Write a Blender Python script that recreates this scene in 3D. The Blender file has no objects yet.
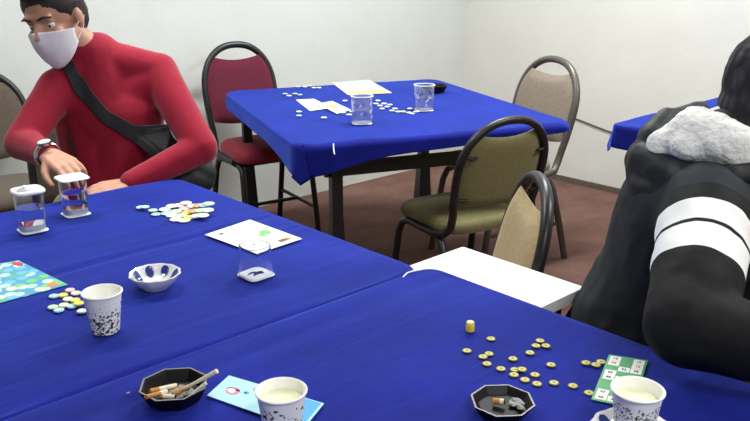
import bpy, bmesh, math, random
from mathutils import Vector, Matrix, Euler
random.seed(7)
C = bpy.context.scene.collection
PI = math.pi
# ------------------------------------------------------------------ camera
H = 1.38; F = 810.0; PITCH = math.radians(17.5); AZ = math.radians(42.9)
FW = Vector((math.sin(AZ)*math.cos(PITCH), math.cos(AZ)*math.cos(PITCH), -math.sin(PITCH)))
RT = Vector((math.cos(AZ), -math.sin(AZ), 0)); UP = RT.cross(FW)
CAM = Vector((0, 0, H))
def ray(x, y): return FW + RT*((x-375)/F) + UP*((210.5-y)/F)
def at(x, y, z):
    d = ray(x, y); return CAM + d*((z-H)/d.z)
def dp(x, y, t): return CAM + ray(x, y)*t
cd = bpy.data.cameras.new('camera'); cam = bpy.data.objects.new('camera', cd); C.objects.link(cam)
cd.sensor_width = 36; cd.lens = 36*F/750; cd.clip_start = 0.05
cam.matrix_world = Matrix(((RT.x, UP.x, -FW.x, 0), (RT.y, UP.y, -FW.y, 0), (RT.z, UP.z, -FW.z, H), (0, 0, 0, 1)))
bpy.context.scene.camera = cam
vs = bpy.context.scene.view_settings
vs.view_transform = 'Standard'; vs.look = 'None'; vs.gamma = 1; vs.exposure = 0.04
bpy.context.scene.display_settings.display_device = 'sRGB'

# ------------------------------------------------------------------ materials
def lin(c):
    return tuple((v/12.92 if v <= .04045 else ((v+.055)/1.055)**2.4) for v in [q/255 for q in c])+(1,)
class NT:
    def __init__(s, name):
        s.m = bpy.data.materials.new(name); s.m.use_nodes = True; s.t = s.m.node_tree
        s.b = s.t.nodes['Principled BSDF']
    def n(s, typ, **kw):
        nd = s.t.nodes.new(typ)
        for k, v in kw.items():
            if k.startswith('_'): setattr(nd, k[1:], v)
            else: nd.inputs[k.replace('__', ' ')].default_value = v
        return nd
    def l(s, a, b): s.t.links.new(a, b)
    def coords(s, scale=(1, 1, 1)):
        tc = s.n('ShaderNodeTexCoord'); mp = s.n('ShaderNodeMapping'); mp.inputs['Scale'].default_value = scale
        s.l(tc.outputs['Object'], mp.inputs['Vector']); return mp.outputs['Vector']
    def ramp(s, fac, stops, interp='LINEAR'):
        r = s.n('ShaderNodeValToRGB'); r.color_ramp.interpolation = interp
        e = r.color_ramp.elements
        e[0].position, e[0].color = stops[0]; e[1].position, e[1].color = stops[-1]
        for p, c in stops[1:-1]:
            q = e.new(p); q.color = c
        s.l(fac, r.inputs['Fac']); return r.outputs['Color']
    def math(s, op, a, b=None, c=None):
        m = s.n('ShaderNodeMath', _operation=op)
        for i, v in enumerate((a, b, c)):
            if v is None: continue
            if isinstance(v, (int, float)): m.inputs[i].default_value = v
            else: s.l(v, m.inputs[i])
        return m.outputs[0]
    def vmath(s, op, a, b=None):
        m = s.n('ShaderNodeVectorMath', _operation=op)
        for i, v in enumerate((a, b)):
            if v is None: continue
            if isinstance(v, (tuple, Vector)): m.inputs[i].default_value = tuple(v)
            else: s.l(v, m.inputs[i])
        return m
    def bump(s, fac, strength=.3, dist=.002):
        b = s.n('ShaderNodeBump', Strength=strength, Distance=dist); s.l(fac, b.inputs['Height'])
        s.l(b.outputs['Normal'], s.b.inputs['Normal'])
def mat(name, rgb, rough=.5, metal=0, noise=0, nscale=30, bump=0, bscale=200, spec=None, sheen=0, trans=0, ior=None, subs=0, bdist=.002, coat=0):
    k = NT(name); col = lin(rgb)
    k.b.inputs['Base Color'].default_value = col
    k.b.inputs['Roughness'].default_value = rough; k.b.inputs['Metallic'].default_value = metal
    if spec is not None: k.b.inputs['Specular IOR Level'].default_value = spec
    if sheen: k.b.inputs['Sheen Weight'].default_value = sheen; k.b.inputs['Sheen Roughness'].default_value = .4
    if trans: k.b.inputs['Transmission Weight'].default_value = trans
    if ior: k.b.inputs['IOR'].default_value = ior
    if coat: k.b.inputs['Coat Weight'].default_value = coat
    if subs:
        k.b.inputs['Subsurface Weight'].default_value = subs; k.b.inputs['Subsurface Radius'].default_value = (.01, .004, .002)
    v = k.coords()
    if noise:
        n = k.n('ShaderNodeTexNoise', Scale=nscale, Detail=4); k.l(v, n.inputs['Vector'])
        lo = tuple(c*(1-noise) for c in col[:3])+(1,); hi = tuple(min(1, c*(1+noise)) for c in col[:3])+(1,)
        k.l(k.ramp(n.outputs['Fac'], [(.3, lo), (.7, hi)]), k.b.inputs['Base Color'])
    if bump:
        n = k.n('ShaderNodeTexNoise', Scale=bscale, Detail=3); k.l(v, n.inputs['Vector'])
        k.bump(n.outputs['Fac'], bump, bdist)
    return k.m

def wall_mat(name, rgb):
    k = NT(name); v = k.coords(); c = lin(rgb)
    n = k.n('ShaderNodeTexNoise', Scale=1.3, Detail=5, Roughness=.6); k.l(v, n.inputs['Vector'])
    d = tuple(q*.93 for q in c[:3])+(1,)
    k.l(k.ramp(n.outputs['Fac'], [(.35, d), (.65, c)]), k.b.inputs['Base Color'])
    k.b.inputs['Roughness'].default_value = .75; k.b.inputs['Specular IOR Level'].default_value = .25
    n2 = k.n('ShaderNodeTexNoise', Scale=6, Detail=6); k.l(v, n2.inputs['Vector']); k.bump(n2.outputs['Fac'], .25, .02)
    return k.m
M = {}
M['wall'] = wall_mat('painted_plaster', (208, 211, 206))
M['wall_right'] = wall_mat('painted_plaster_warm', (219, 218, 211))
M['ceiling'] = wall_mat('ceiling_paint', (235, 235, 232))
def carpet():
    k = NT('red_brown_carpet'); v = k.coords()
    n = k.n('ShaderNodeTexNoise', Scale=3, Detail=8, Roughness=.7); k.l(v, n.inputs['Vector'])
    k.l(k.ramp(n.outputs['Fac'], [(.3, lin((94, 70, 63))), (.5, lin((112, 84, 76))), (.7, lin((128, 99, 89)))]), k.b.inputs['Base Color'])
    k.b.inputs['Roughness'].default_value = .95; k.b.inputs['Specular IOR Level'].default_value = .1
    n2 = k.n('ShaderNodeTexNoise', Scale=250, Detail=2); k.l(v, n2.inputs['Vector']); k.bump(n2.outputs['Fac'], .5, .004)
    return k.m
M['carpet'] = carpet()
def velvet():
    k = NT('blue_velvet_cloth'); v = k.coords()
    n = k.n('ShaderNodeTexNoise', Scale=5, Detail=6, Roughness=.65); k.l(v, n.inputs['Vector'])
    k.l(k.ramp(n.outputs['Fac'], [(.3, lin((13, 19, 106))), (.55, lin((18, 25, 126))), (.75, lin((24, 32, 144)))]), k.b.inputs['Base Color'])
    k.b.inputs['Roughness'].default_value = .8; k.b.inputs['Specular IOR Level'].default_value = .12
    k.b.inputs['Sheen Weight'].default_value = .9; k.b.inputs['Sheen Roughness'].default_value = .42
    k.b.inputs['Sheen Tint'].default_value = lin((90, 125, 255))
    mp = k.n('ShaderNodeMapping'); mp.inputs['Scale'].default_value = (1.2, 7, 3); k.l(v, mp.inputs['Vector'])
    n2 = k.n('ShaderNodeTexNoise', Scale=1.6, Detail=5, Distortion=.6); k.l(mp.outputs['Vector'], n2.inputs['Vector'])
    n3 = k.n('ShaderNodeTexNoise', Scale=400, Detail=2); k.l(v, n3.inputs['Vector'])
    b1 = k.n('ShaderNodeBump', Strength=.5, Distance=.012); k.l(n2.outputs['Fac'], b1.inputs['Height'])
    b2 = k.n('ShaderNodeBump', Strength=.25, Distance=.001); k.l(n3.outputs['Fac'], b2.inputs['Height'])
    k.l(b1.outputs['Normal'], b2.inputs['Normal']); k.l(b2.outputs['Normal'], k.b.inputs['Normal'])
    return k.m
M['cloth'] = velvet()
M['black_metal'] = mat('black_enamelled_metal', (24, 23, 25), .38, 0, bump=.05, bscale=60, spec=.5)
M['brown_metal'] = mat('grey_brown_enamelled_metal', (92, 84, 78), .35, .2, spec=.5)
M['dark_edge'] = mat('dark_table_edge', (40, 36, 34), .6, noise=.1)
M['particle'] = mat('table_board', (150, 120, 90), .6, noise=.2, nscale=60)
M['white_board'] = mat('white_laminate', (243, 242, 236), .35, noise=.02, nscale=4)
M['grey_edge'] = mat('grey_edging', (150, 152, 145), .5)
def fabric(name, rgb, r2=None): return mat(name, rgb, .9, noise=.12, nscale=90, bump=.35, bscale=500, spec=.15, sheen=.15)
M['maroon'] = fabric('red_upholstery_shaded', (96, 36, 52)); M['maroon_seat'] = fabric('red_upholstery', (140, 48, 62))  # backrest red darkened to carry the shade on the pad
M['olive'] = fabric('olive_upholstery', (116, 110, 75)); M['taupe'] = fabric('taupe_upholstery', (134, 122, 108))
M['beige'] = fabric('beige_upholstery', (178, 158, 118)); M['brown'] = fabric('brown_upholstery', (94, 84, 74))
M['porcelain'] = mat('white_porcelain', (240, 240, 240), .12, coat=.5)
M['cobalt'] = mat('cobalt_glaze', (38, 54, 132), .15, coat=.5)
M['paper'] = mat('white_paper', (246, 245, 240), .7, noise=.02)
M['black_glass'] = mat('black_moulded_glass', (13, 11, 13), .5, spec=.22)
M['dull_rim'] = mat('dull_glass_rim', (44, 42, 42), .35)
M['highlit_rim'] = mat('highlit_glass_rim', (120, 118, 112), .3)  # edge highlight on the black glass, painted as a lighter grey rim
M['ash'] = mat('cigarette_ash', (150, 148, 145), .95, noise=.5, nscale=150, bump=.8, bscale=300)
M['filter'] = mat('cigarette_filter', (186, 128, 66), .8, noise=.25, nscale=300)
M['cig'] = mat('cigarette_paper', (226, 216, 190), .8, noise=.08, nscale=200)
M['char'] = mat('burnt_tip', (40, 34, 30), .95)
M['clear'] = mat('clear_plastic', (250, 252, 255), .06, trans=1, ior=1.25)
M['grey_blue'] = mat('grey_blue_print', (84, 94, 156), .5)
M['milky'] = mat('milky_plastic', (236, 240, 248), .15, trans=.88, ior=1.2)
M['water'] = mat('water', (250, 252, 255), .0, trans=1, ior=1.2)
M['foil'] = mat('white_foil_lid', (244, 244, 246), .35, bump=.3, bscale=60, bdist=.003)
M['frost'] = mat('frosted_plastic', (240, 243, 248), .4, trans=.2, ior=1.2)
M['drink'] = mat('pale_yellow_drink', (236, 236, 200), .1)
M['gold'] = mat('gold_rim', (140, 128, 58), .45, .15, noise=.15, nscale=400)
M['dark_mark'] = mat('dark_print', (50, 46, 40), .6)
M['yellow'] = mat('yellow_plastic', (232, 205, 52), .3)
M['pale_yellow'] = mat('pale_yellow_plastic', (240, 228, 130), .3)
M['skin'] = mat('skin', (196, 146, 120), .5, noise=.06, nscale=25, bump=.1, bscale=300, subs=.08, spec=.4)
M['red_knit'] = mat('red_ribbed_knit', (150, 32, 52), .85, noise=.1, nscale=200, bump=.4, bscale=350, sheen=.25, spec=.15)
M['hair'] = mat('dark_brown_hair', (38, 28, 24), .6, noise=.3, nscale=300, bump=.8, bscale=250)
M['mask'] = mat('white_mask_fabric', (232, 230, 234), .8, bump=.2, bscale=500)
M['black_fabric'] = mat('black_nylon', (24, 24, 28), .7, noise=.15, bump=.3, bscale=400)
M['trousers'] = mat('beige_trousers', (150, 140, 118), .9, noise=.1, bump=.2)
M['dark_trousers'] = mat('dark_trousers', (34, 36, 44), .9, noise=.1, bump=.2)
M['shoe'] = mat('black_shoe_leather', (28, 26, 26), .4)
M['steel'] = mat('brushed_steel', (200, 200, 198), .25, 1)
M['eye'] = mat('eye_white', (230, 226, 222), .15); M['iris'] = mat('brown_iris', (50, 32, 22), .1)
M['fleece'] = mat('white_fleece_lining', (240, 240, 236), .95, noise=.04, nscale=60, bump=1, bscale=90, bdist=.006, sheen=.4)
def knit():
    k = NT('black_knit_beanie'); v = k.coords((1, 1, 1))
    k.b.inputs['Base Color'].default_value = lin((36, 36, 46)); k.b.inputs['Roughness'].default_value = .9
    vo = k.n('ShaderNodeTexVoronoi', Scale=55); mp = k.n('ShaderNodeMapping'); mp.inputs['Scale'].default_value = (1, 1, .5)
    k.l(v, mp.inputs['Vector']); k.l(mp.outputs['Vector'], vo.inputs['Vector'])
    k.l(k.ramp(vo.outputs['Distance'], [(0, lin((64, 64, 76))), (.6, lin((26, 26, 34)))]), k.b.inputs['Base Color'])
    k.bump(k.math('SUBTRACT', 1.0, vo.outputs['Distance']), .8, .008)
    return k.m
M['knit'] = knit()
def print_mat(name, dense_z, soft, thr, scale, cols):
    """white card printed with small dark characters, denser below dense_z"""
    k = NT(name); v = k.coords()
    mp = k.n('ShaderNodeMapping'); mp.inputs['Scale'].default_value = (1, 1, 1.5); k.l(v, mp.inputs['Vector'])
    vo = k.n('ShaderNodeTexVoronoi', Scale=scale, _feature='F1'); k.l(mp.outputs['Vector'], vo.inputs['Vector'])
    no = k.n('ShaderNodeTexNoise', Scale=scale*1.7, Detail=1); k.l(v, no.inputs['Vector'])
    sp = k.n('ShaderNodeSeparateXYZ'); k.l(v, sp.inputs[0])
    z = sp.outputs['Z']
    lvl = k.math('MULTIPLY_ADD', k.math('SUBTRACT', dense_z, z), soft, thr)       # bigger lower down
    lvl = k.math('MINIMUM', lvl, .56)
    hit = k.math('LESS_THAN', no.outputs['Fac'], lvl)
    hit = k.math('MULTIPLY', hit, k.math('LESS_THAN', vo.outputs['Distance'], .55))
    hit = k.math('MULTIPLY', hit, k.math('LESS_THAN', z, .060))
    rc = k.n('ShaderNodeSeparateColor'); k.l(vo.outputs['Color'], rc.inputs[0])
    pc = k.ramp(rc.outputs[0], [(i/len(cols), lin(c)) for i, c in enumerate(cols)] + [(1, lin(cols[-1]))], 'CONSTANT') if len(cols) > 1 else None
    mx = k.n('ShaderNodeMix', _data_type='RGBA'); mx.inputs[6].default_value = lin((244, 243, 238)); mx.inputs[7].default_value = lin(cols[0])
    if pc: k.l(pc, mx.inputs[7])
    k.l(hit, mx.inputs[0]); k.l(mx.outputs[2], k.b.inputs['Base Color']); k.b.inputs['Roughness'].default_value = .5
    return k.m
M['newsprint'] = print_mat('newsprint_cup', .040, 9, .47, 150, [(60, 58, 58)])
M['blotch'] = print_mat('blotched_cup', .06, 2, .43, 85, [(40, 38, 40), (120, 110, 90), (60, 60, 66)])
M['lettered'] = print_mat('lettered_cup', .06, 2, .46, 170, [(60, 58, 58), (120, 118, 112)])
def card_mat(name, cols, scale, seed=0):
    k = NT(name); v = k.coords(); mp = k.n('ShaderNodeMapping'); mp.inputs['Location'].default_value = (seed, seed*.7, 0); k.l(v, mp.inputs['Vector'])
    vo = k.n('ShaderNodeTexVoronoi', Scale=scale, Randomness=.8, _voronoi_dimensions='2D'); k.l(mp.outputs['Vector'], vo.inputs['Vector'])
    rc = k.n('ShaderNodeSeparateColor'); k.l(vo.outputs['Color'], rc.inputs[0])
    n = len(cols)-1
    pc = k.ramp(rc.outputs[0], [(i/n, lin(c)) for i, c in enumerate(cols[1:])] + [(1, lin(cols[-1]))], 'CONSTANT')
    mx = k.n('ShaderNodeMix', _data_type='RGBA'); mx.inputs[7].default_value = lin(cols[0]); k.l(pc, mx.inputs[6])
    k.l(k.ramp(vo.outputs['Distance'], [(.4, (0, 0, 0, 1)), (.5, (1, 1, 1, 1))]), mx.inputs[0])
    k.l(mx.outputs[2], k.b.inputs['Base Color']); k.b.inputs['Roughness'].default_value = .4
    return k.m
M['bingo'] = card_mat('picture_card', [(70, 160, 200), (190, 235, 205), (120, 205, 130), (215, 240, 225), (110, 190, 215), (240, 235, 190), (90, 180, 150)], 42)
M['pastel_card'] = card_mat('pastel_card', [(240, 236, 215), (190, 225, 228), (244, 232, 200), (205, 232, 235), (240, 215, 180)], 20, 3)
M['green_card'] = mat('green_card', (30, 152, 78), .4); M['red_print'] = mat('red_print', (196, 60, 60), .6)
M['lightblue'] = mat('light_blue_card', (172, 222, 236), .45); M['midblue'] = mat('mid_blue_print', (70, 160, 214), .5)
M['pink'] = mat('pink_print', (225, 130, 150), .5); M['orange'] = mat('orange_print', (226, 140, 50), .5)
M['green_print'] = mat('green_print', (120, 200, 110), .5); M['brown_print'] = mat('brown_print', (120, 90, 60), .6)
M['lime'] = mat('lime_print', (190, 225, 120), .5)
M['cable'] = mat('grey_cable', (70, 68, 66), .6); M['base_strip'] = mat('dark_base_strip', (92, 82, 74), .7, noise=.15)
for nm, c in dict(tw=(238, 240, 232), tg=(196, 226, 184), ty=(236, 226, 96), tb=(178, 216, 226), to=(222, 172, 118), tp=(226, 196, 206), tc=(240, 234, 196)).items():
    M[nm] = mat('plastic_'+nm, c, .35)
em = bpy.data.materials.new('tube_light'); em.use_nodes = True
eb = em.node_tree.nodes['Principled BSDF']; eb.inputs['Emission Color'].default_value = (1, .98, .95, 1); eb.inputs['Emission Strength'].default_value = 6
M['lamp'] = em

# ------------------------------------------------------------------ mesh helpers
class MB:
    def __init__(s): s.v = []; s.f = []; s.mi = []; s.sm = []
    def add(s, vs, fs, mi=0, smooth=True, mtx=None):
        o = len(s.v)
        s.v += [tuple(mtx @ Vector(v)) if mtx else tuple(v) for v in vs]
        s.f += [tuple(i+o for i in f) for f in fs]; s.mi += [mi]*len(fs); s.sm += [smooth]*len(fs); return s
    def box(s, c, size, mi=0, rz=0, bev=0, mtx=None):
        hx, hy, hz = [q/2 for q in size]; bm = bmesh.new(); bmesh.ops.create_cube(bm, size=1)
        for v in bm.verts: v.co = Vector((v.co.x*size[0], v.co.y*size[1], v.co.z*size[2]))
        if bev: bmesh.ops.bevel(bm, geom=bm.edges[:], offset=bev, segments=2, affect='EDGES', profile=.6)
        m = Matrix.Translation(c) @ Matrix.Rotation(rz, 4, 'Z')
        if mtx: m = mtx @ m
        bm.verts.ensure_lookup_table(); bm.verts.index_update()
        s.add([v.co[:] for v in bm.verts], [[v.index for v in f.verts] for f in bm.faces], mi, False, m); bm.free(); return s
    def tube(s, pts, r, n=10, mi=0, closed=False, flat=1.0):
        pts = [Vector(p) for p in pts]; R = r if isinstance(r, (list, tuple)) else [r]*len(pts)
        vs = []; fs = []; N = len(pts); prev = None
        for i, p in enumerate(pts):
            if closed: t = pts[(i+1) % N]-pts[i-1]
            else: t = (pts[min(i+1, N-1)]-pts[max(i-1, 0)])
            t.normalize()
            if prev is None:
                a = Vector((0, 0, 1)) if abs(t.z) < .9 else Vector((1, 0, 0)); a = (a-t*a.dot(t)).normalized()
            else: a = (prev-t*prev.dot(t)).normalized()
            prev = a; b = t.cross(a)
            for k in range(n):
                q = 2*PI*k/n; vs.append(p+(a*math.cos(q)+b*math.sin(q)*flat)*R[i])
        for i in range(N if closed else N-1):
            for k in range(n):
                j = (i+1) % N
                fs.append((i*n+k, i*n+(k+1) % n, j*n+(k+1) % n, j*n+k))
        if not closed: fs += [tuple(range(n))[::-1], tuple(range((N-1)*n, N*n))]
        return s.add(vs, fs, mi)
    def lathe(s, prof, n=40, mi=0, mtx=None, closed=False, wob=None, mis=None):
        vs = []; fs = []; m = []
        for (r, z) in prof:
            for k in range(n):
                a = 2*PI*k/n; rr = r*(wob(a, r, z) if wob else 1); vs.append((rr*math.cos(a), rr*math.sin(a), z))
        P = len(prof)
        for i in range(P if closed else P-1):
            for k in range(n):
                j = (i+1) % P
                fs.append((i*n+k, i*n+(k+1) % n, j*n+(k+1) % n, j*n+k)); m.append(mis(i, 2*PI*(k+.5)/n) if mis else mi)
        if not closed:
            fs.append(tuple(range(n))[::-1]); m.append(mi); fs.append(tuple(range((P-1)*n, P*n))); m.append(mi)
        o = len(s.f); s.add(vs, fs, mi, True, mtx); s.mi[o:] = m; return s
    def prism(s, outline, z0, z1, mi=0, mtx=None):
        n = len(outline); vs = [(x, y, z0) for x, y in outline]+[(x, y, z1) for x, y in outline]
        fs = [tuple(range(n))[::-1], tuple(range(n, 2*n))]+[(i, (i+1) % n, n+(i+1) % n, n+i) for i in range(n)]
        return s.add(vs, fs, mi, False, mtx)
    def ell(s, c, r, mi=0, n=16, mtx=None):
        vs = []; fs = []; m = n//2
        for i in range(m+1):
            th = PI*i/m
            for k in range(n):
                ph = 2*PI*k/n; vs.append((c[0]+r[0]*math.sin(th)*math.cos(ph), c[1]+r[1]*math.sin(th)*math.sin(ph), c[2]+r[2]*math.cos(th)))
        for i in range(m):
            for k in range(n): fs.append((i*n+k, (i+1)*n+k, (i+1)*n+(k+1) % n, i*n+(k+1) % n))
        return s.add(vs, fs, mi, True, mtx)
    def build(s, name, mats, parent=None, loc=None, rz=0):
        me = bpy.data.meshes.new(name); me.from_pydata(s.v, [], s.f)
        if not isinstance(mats, (list, tuple)): mats = [mats]
        for m in mats: me.materials.append(M[m] if isinstance(m, str) else m)
        me.polygons.foreach_set('material_index', s.mi); me.polygons.foreach_set('use_smooth', s.sm)
        bm = bmesh.new(); bm.from_mesh(me); bmesh.ops.remove_doubles(bm, verts=bm.verts, dist=1e-6); bmesh.ops.recalc_face_normals(bm, faces=bm.faces)
        for e in bm.edges:
            if len(e.link_faces) == 2 and e.calc_face_angle(0) > math.radians(40): e.smooth = False
        bm.to_mesh(me); bm.free(); me.update()
        o = bpy.data.objects.new(name, me); C.objects.link(o)
        if parent: o.parent = parent
        if loc is not None: o.location = loc
        o.rotation_euler[2] = rz
        return o
def thing(name, label, cat, loc=(0, 0, 0), rz=0, group=None):
    o = bpy.data.objects.new(name, None); C.objects.link(o); o.location = loc; o.rotation_euler = (0, 0, rz); o.empty_display_size = .05
    return tag(o, label, cat, group)
def tag(o, label, cat, group=None):
    o['label'] = label; o['category'] = cat
    if group: o['group'] = group
    return o
def struct(o): o['kind'] = 'structure'; return o
def kids(o): return [c for c in bpy.data.objects if c.parent == o]
def copy_tree(o, parent=None):
    c = o.copy(); C.objects.link(c)
    if parent: c.parent = parent
    for ch in kids(o): copy_tree(ch, c)
    return c
def face(fx, fy): return math.atan2(-fx, fy)

# ------------------------------------------------------------------ room
X0, X1, Y0, Y1, ZC = -2.6, 4.29, -3.2, 3.71, 2.75
struct(MB().box(((X0+X1)/2, (Y0+Y1)/2, -.05), (X1-X0+.4, Y1-Y0+.4, .1)).build('floor', 'carpet'))
struct(MB().box(((X0+X1)/2, (Y0+Y1)/2, ZC+.05), (X1-X0+.4, Y1-Y0+.4, .1)).build('ceiling', 'ceiling'))
struct(MB().box(((X0+X1)/2, Y1+.1, ZC/2), (X1-X0+.4, .2, ZC)).build('wall_left', 'wall'))
struct(MB().box((X1+.1, (Y0+Y1)/2, ZC/2), (.2, Y1-Y0, ZC)).build('wall_right', 'wall_right'))
struct(MB().box((X0-.1, (Y0+Y1)/2, ZC/2), (.2, Y1-Y0, ZC)).build('wall_behind', 'wall'))
struct(MB().box(((X0+X1)/2, Y0-.1, ZC/2), (X1-X0+.4, .2, ZC)).build('wall_near', 'wall'))
struct(MB().box((X1-.006, (Y0+Y1)/2, .0175), (.012, Y1-Y0-.03, .035)).build('base_strip_right', 'base_strip'))  # thin dark strip along the foot of the right wall
cb = MB(); pts = []
for i in range(40):
    y = 3.1-i*.09; pts.append((X1-.006, y, .44-.17*i/39*2.2+.012*math.sin(i*.7)))
pts = [p for p in pts if p[2] > .12]; q = pts[-1]; pts += [(q[0], q[1]-.03, .09), (q[0]-.002, q[1]-.045, .05), (q[0]-.012, q[1]-.05, .02), (q[0]-.014, q[1]-.05, .005)]
tag(MB().tube(pts, .0045, 6).build('cable', 'cable'), 'thin grey cable running down along the right wall', 'cable')

# ceiling lights (real fixtures) -------------------------------------------------
def ceiling_light(x, y, power, L=1.2, rz=0, label='white ceiling light with a frosted diffuser'):
    t = thing('ceiling_light', label, 'lamp', (x, y, ZC-.08), rz)
    MB().box((0, 0, .045), (L, .32, .05), 0, 0, .008).build('housing', 'white_board', t)
    MB().box((0, 0, .013), (L-.04, .28, .012)).build('diffuser', 'lamp', t)
    ld = bpy.data.lights.new('ceiling_lamp', 'AREA'); ld.shape = 'RECTANGLE'; ld.size = L-.05; ld.size_y = .27; ld.energy = power
    ld.color = (.97, 1, .985)
    lo = bpy.data.objects.new('tube', ld); C.objects.link(lo); lo.parent = t; lo.location = (0, 0, -.004)
ceiling_light(2.9, 2.2, 66, label='white ceiling light above the far round-cornered card table')
ceiling_light(.9, 2.6, 34, label='white ceiling light above the man in red')
ceiling_light(2.9, .0, 46, label='white ceiling light above the right-hand blue table')
ceiling_light(0.2, -1.0, 46, label='white ceiling light behind the viewer over the carpet')
w = bpy.data.worlds.new('world'); bpy.context.scene.world = w; w.use_nodes = True
w.node_tree.nodes['Background'].inputs[0].default_value = (.8, .85, 1, 1); w.node_tree.nodes['Background'].inputs[1].default_value = .3

# ------------------------------------------------------------------ chairs
def frame_w(z):      # half width of the oval back frame at height z
    if z > .70:
        q = (z-.70)/.215; return .205*math.sqrt(max(0, 1-q**2.3)) if q < 1 else 0
    q = (.70-z)/.26; return .205-.035*q*q
def lean(z): return -.185-(z-.45)*.24
def make_chair(name, label, fab, seatfab, metal, group='banquet chairs with oval backs'):
    t = thing(name, label, 'chair', (0, 0, 0), 0, group)
    # seat cushion: rounded trapezoid, puffed
    N = 40
    def outl(sc):
        o = []
        for i in range(N):
            a = 2*PI*i/N; c, s_ = math.cos(a), math.sin(a)
            x = math.copysign(abs(c)**.45, c); y = math.copysign(abs(s_)**.45, s_)
            o.append((x*(.205+.018*y)*sc, y*.205*sc+.01))
        return o
    vs = []; fs = []
    rings = [(.80, .428), (.97, .430), (1.0, .445), (1.0, .458), (.975, .474), (.9, .486), (.6, .495), (.25, .497)]
    for sc, z in rings: vs += [(x, y, z) for x, y in outl(sc)]
    R = len(rings)
    for i in range(R-1):
        for k in range(N): fs.append((i*N+k, i*N+(k+1) % N, (i+1)*N+(k+1) % N, (i+1)*N+k))
    fs += [tuple(range(N))[::-1], tuple(range((R-1)*N, R*N))]
    MB().add(vs, fs).build('seat', seatfab, t)
    # backrest pad
    NU, NV = 14, 14; b = MB(); vs = []
    for side in (1, -1):
        for j in range(NV+1):
            v = j/NV; z0 = .545+(.862-.545)*v; hw = frame_w(z0)-.012
            for i in range(NU+1):
                u = -1+2*i/NU; x = u*hw; z = z0-.018*(1-u*u)*(v > .5)*(v-.5)*2+.02*u*u*(1-v)
                th = .021*(max(0, 1-abs(u)**4)*max(0, 1-(2*v-1)**6))**.5+.002
                vs.append((x, lean(z)-.012*u*u*-1+side*th, z))
    fs = []; W = NU+1; O = W*(NV+1)
    for j in range(NV):
        for i in range(NU):
            a = j*W+i; fs.append((a, a+1, a+W+1, a+W)); fs.append((O+a, O+a+W, O+a+W+1, O+a+1))
    for i in range(NU):
        fs.append((i, O+i, O+i+1, i+1)); a = NV*W+i; fs.append((a, a+1, O+a+1, O+a))
    for j in range(NV):
        a = j*W; fs.append((a, a+W, O+a+W, O+a)); a = j*W+NU; fs.append((a, O+a, O+a+W, a+W))
    b.add(vs, fs).build('backrest', fab, t)
    # back frame
    pts = [(-.205, .10, .425), (-.207, 0, .425), (-.205, -.10, .427), (-.198, -.16, .437), (-.186, -.186, .47)]
    for z in [.52, .58, .64, .70]: pts.append((-frame_w(z), lean(z), z))
    for i in range(1, 24):
        a = PI*i/24; q = math.sin(a)**(.9); z = .70+.215*q
        pts.append((-.205*math.copysign(abs(math.cos(a))**.9, math.cos(a)), lean(z), z))
    pts += [(-x, y, z) for x, y, z in pts[:9]][::-1]
    MB().tube(pts, .0165, 12).build('back_frame', metal, t)
    cl = []
    for z in (.60, .78):
        for s_ in (-1, 1):
            w_ = frame_w(z); MB().tube([(s_*(w_), lean(z), z), (s_*(w_-.035), lean(z)-.018, z-.004), (s_*(w_-.05), lean(z)-.02, z-.004)], .007, 8).build('clip', metal, t)
    for s_ in (-1, 1):
        MB().tube([(s_*.19, .02, .415), (s_*.19, .12, .412), (s_*.193, .165, .395), (s_*.198, .185, .35), (s_*.205, .215, .16), (s_*.21, .235, 0)], .0155, 10).build('leg', metal, t)
        MB().tube([(s_*.19, .02, .415), (s_*.19, -.09, .412), (s_*.193, -.135, .395), (s_*.198, -.16, .35), (s_*.205, -.21, .16), (s_*.21, -.25, 0)], .0155, 10).build('leg', metal, t)
        MB().tube([(s_*.203, .213, .18), (s_*.203, -.204, .18)], .009, 8).build('stretcher', metal, t)
    MB().tube([(-.19, .12, .412), (.19, .12, .412)], .01, 8).tube([(-.19, -.09, .412), (.19, -.09, .412)], .01, 8).build('seat_frame', metal, t)
    MB().tube([(-.2, .0, .18), (.2, .0, .18)], .009, 8).build('stretcher', metal, t)
    return t
def place(o, x, y, fx, fy, s=1.0):
    o.location = (x, y, 0); o.rotation_euler = (0, 0, face(fx, fy)); o.scale = (1, 1, s); return o
mid = place(make_chair('banquet_chair', 'olive padded chair with black frame, its back turned, in front of the far blue table', 'olive', 'olive', 'black_metal'), 2.33, 2.00, .24, .97, .90); mid.scale = (.94, .94, .905)
red = place(make_chair('banquet_chair', 'maroon padded chair with black oval frame behind the far blue table by the wall', 'maroon', 'maroon_seat', 'black_metal'), 2.25, 3.24, -.17, -.985, 1.04); red.scale = (.92, .92, 1.04)
rgt = place(make_chair('banquet_chair', 'taupe padded chair with grey brown frame at the right end of the far blue table', 'taupe', 'taupe', 'brown_metal'), 2.94, 2.304, -.97, .24)
bei = place(make_chair('banquet_chair', 'beige padded chair seen from the side, tucked under the white table', 'beige', 'beige', 'black_metal'), 1.425, 1.328, -.75, .661); bei.scale = (.924, .924, .924)
lef = place(make_chair('banquet_chair', 'brown padded chair against the wall at the left edge of the picture', 'brown', 'brown', 'black_metal'), 1.03, 3.36, -.12, -.99)
cm = copy_tree(lef); cm['label'] = 'padded chair the man in the red turtleneck is sitting on'
cj = copy_tree(mid); cj['label'] = 'padded chair the man in the striped black jacket is sitting on'

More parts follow.
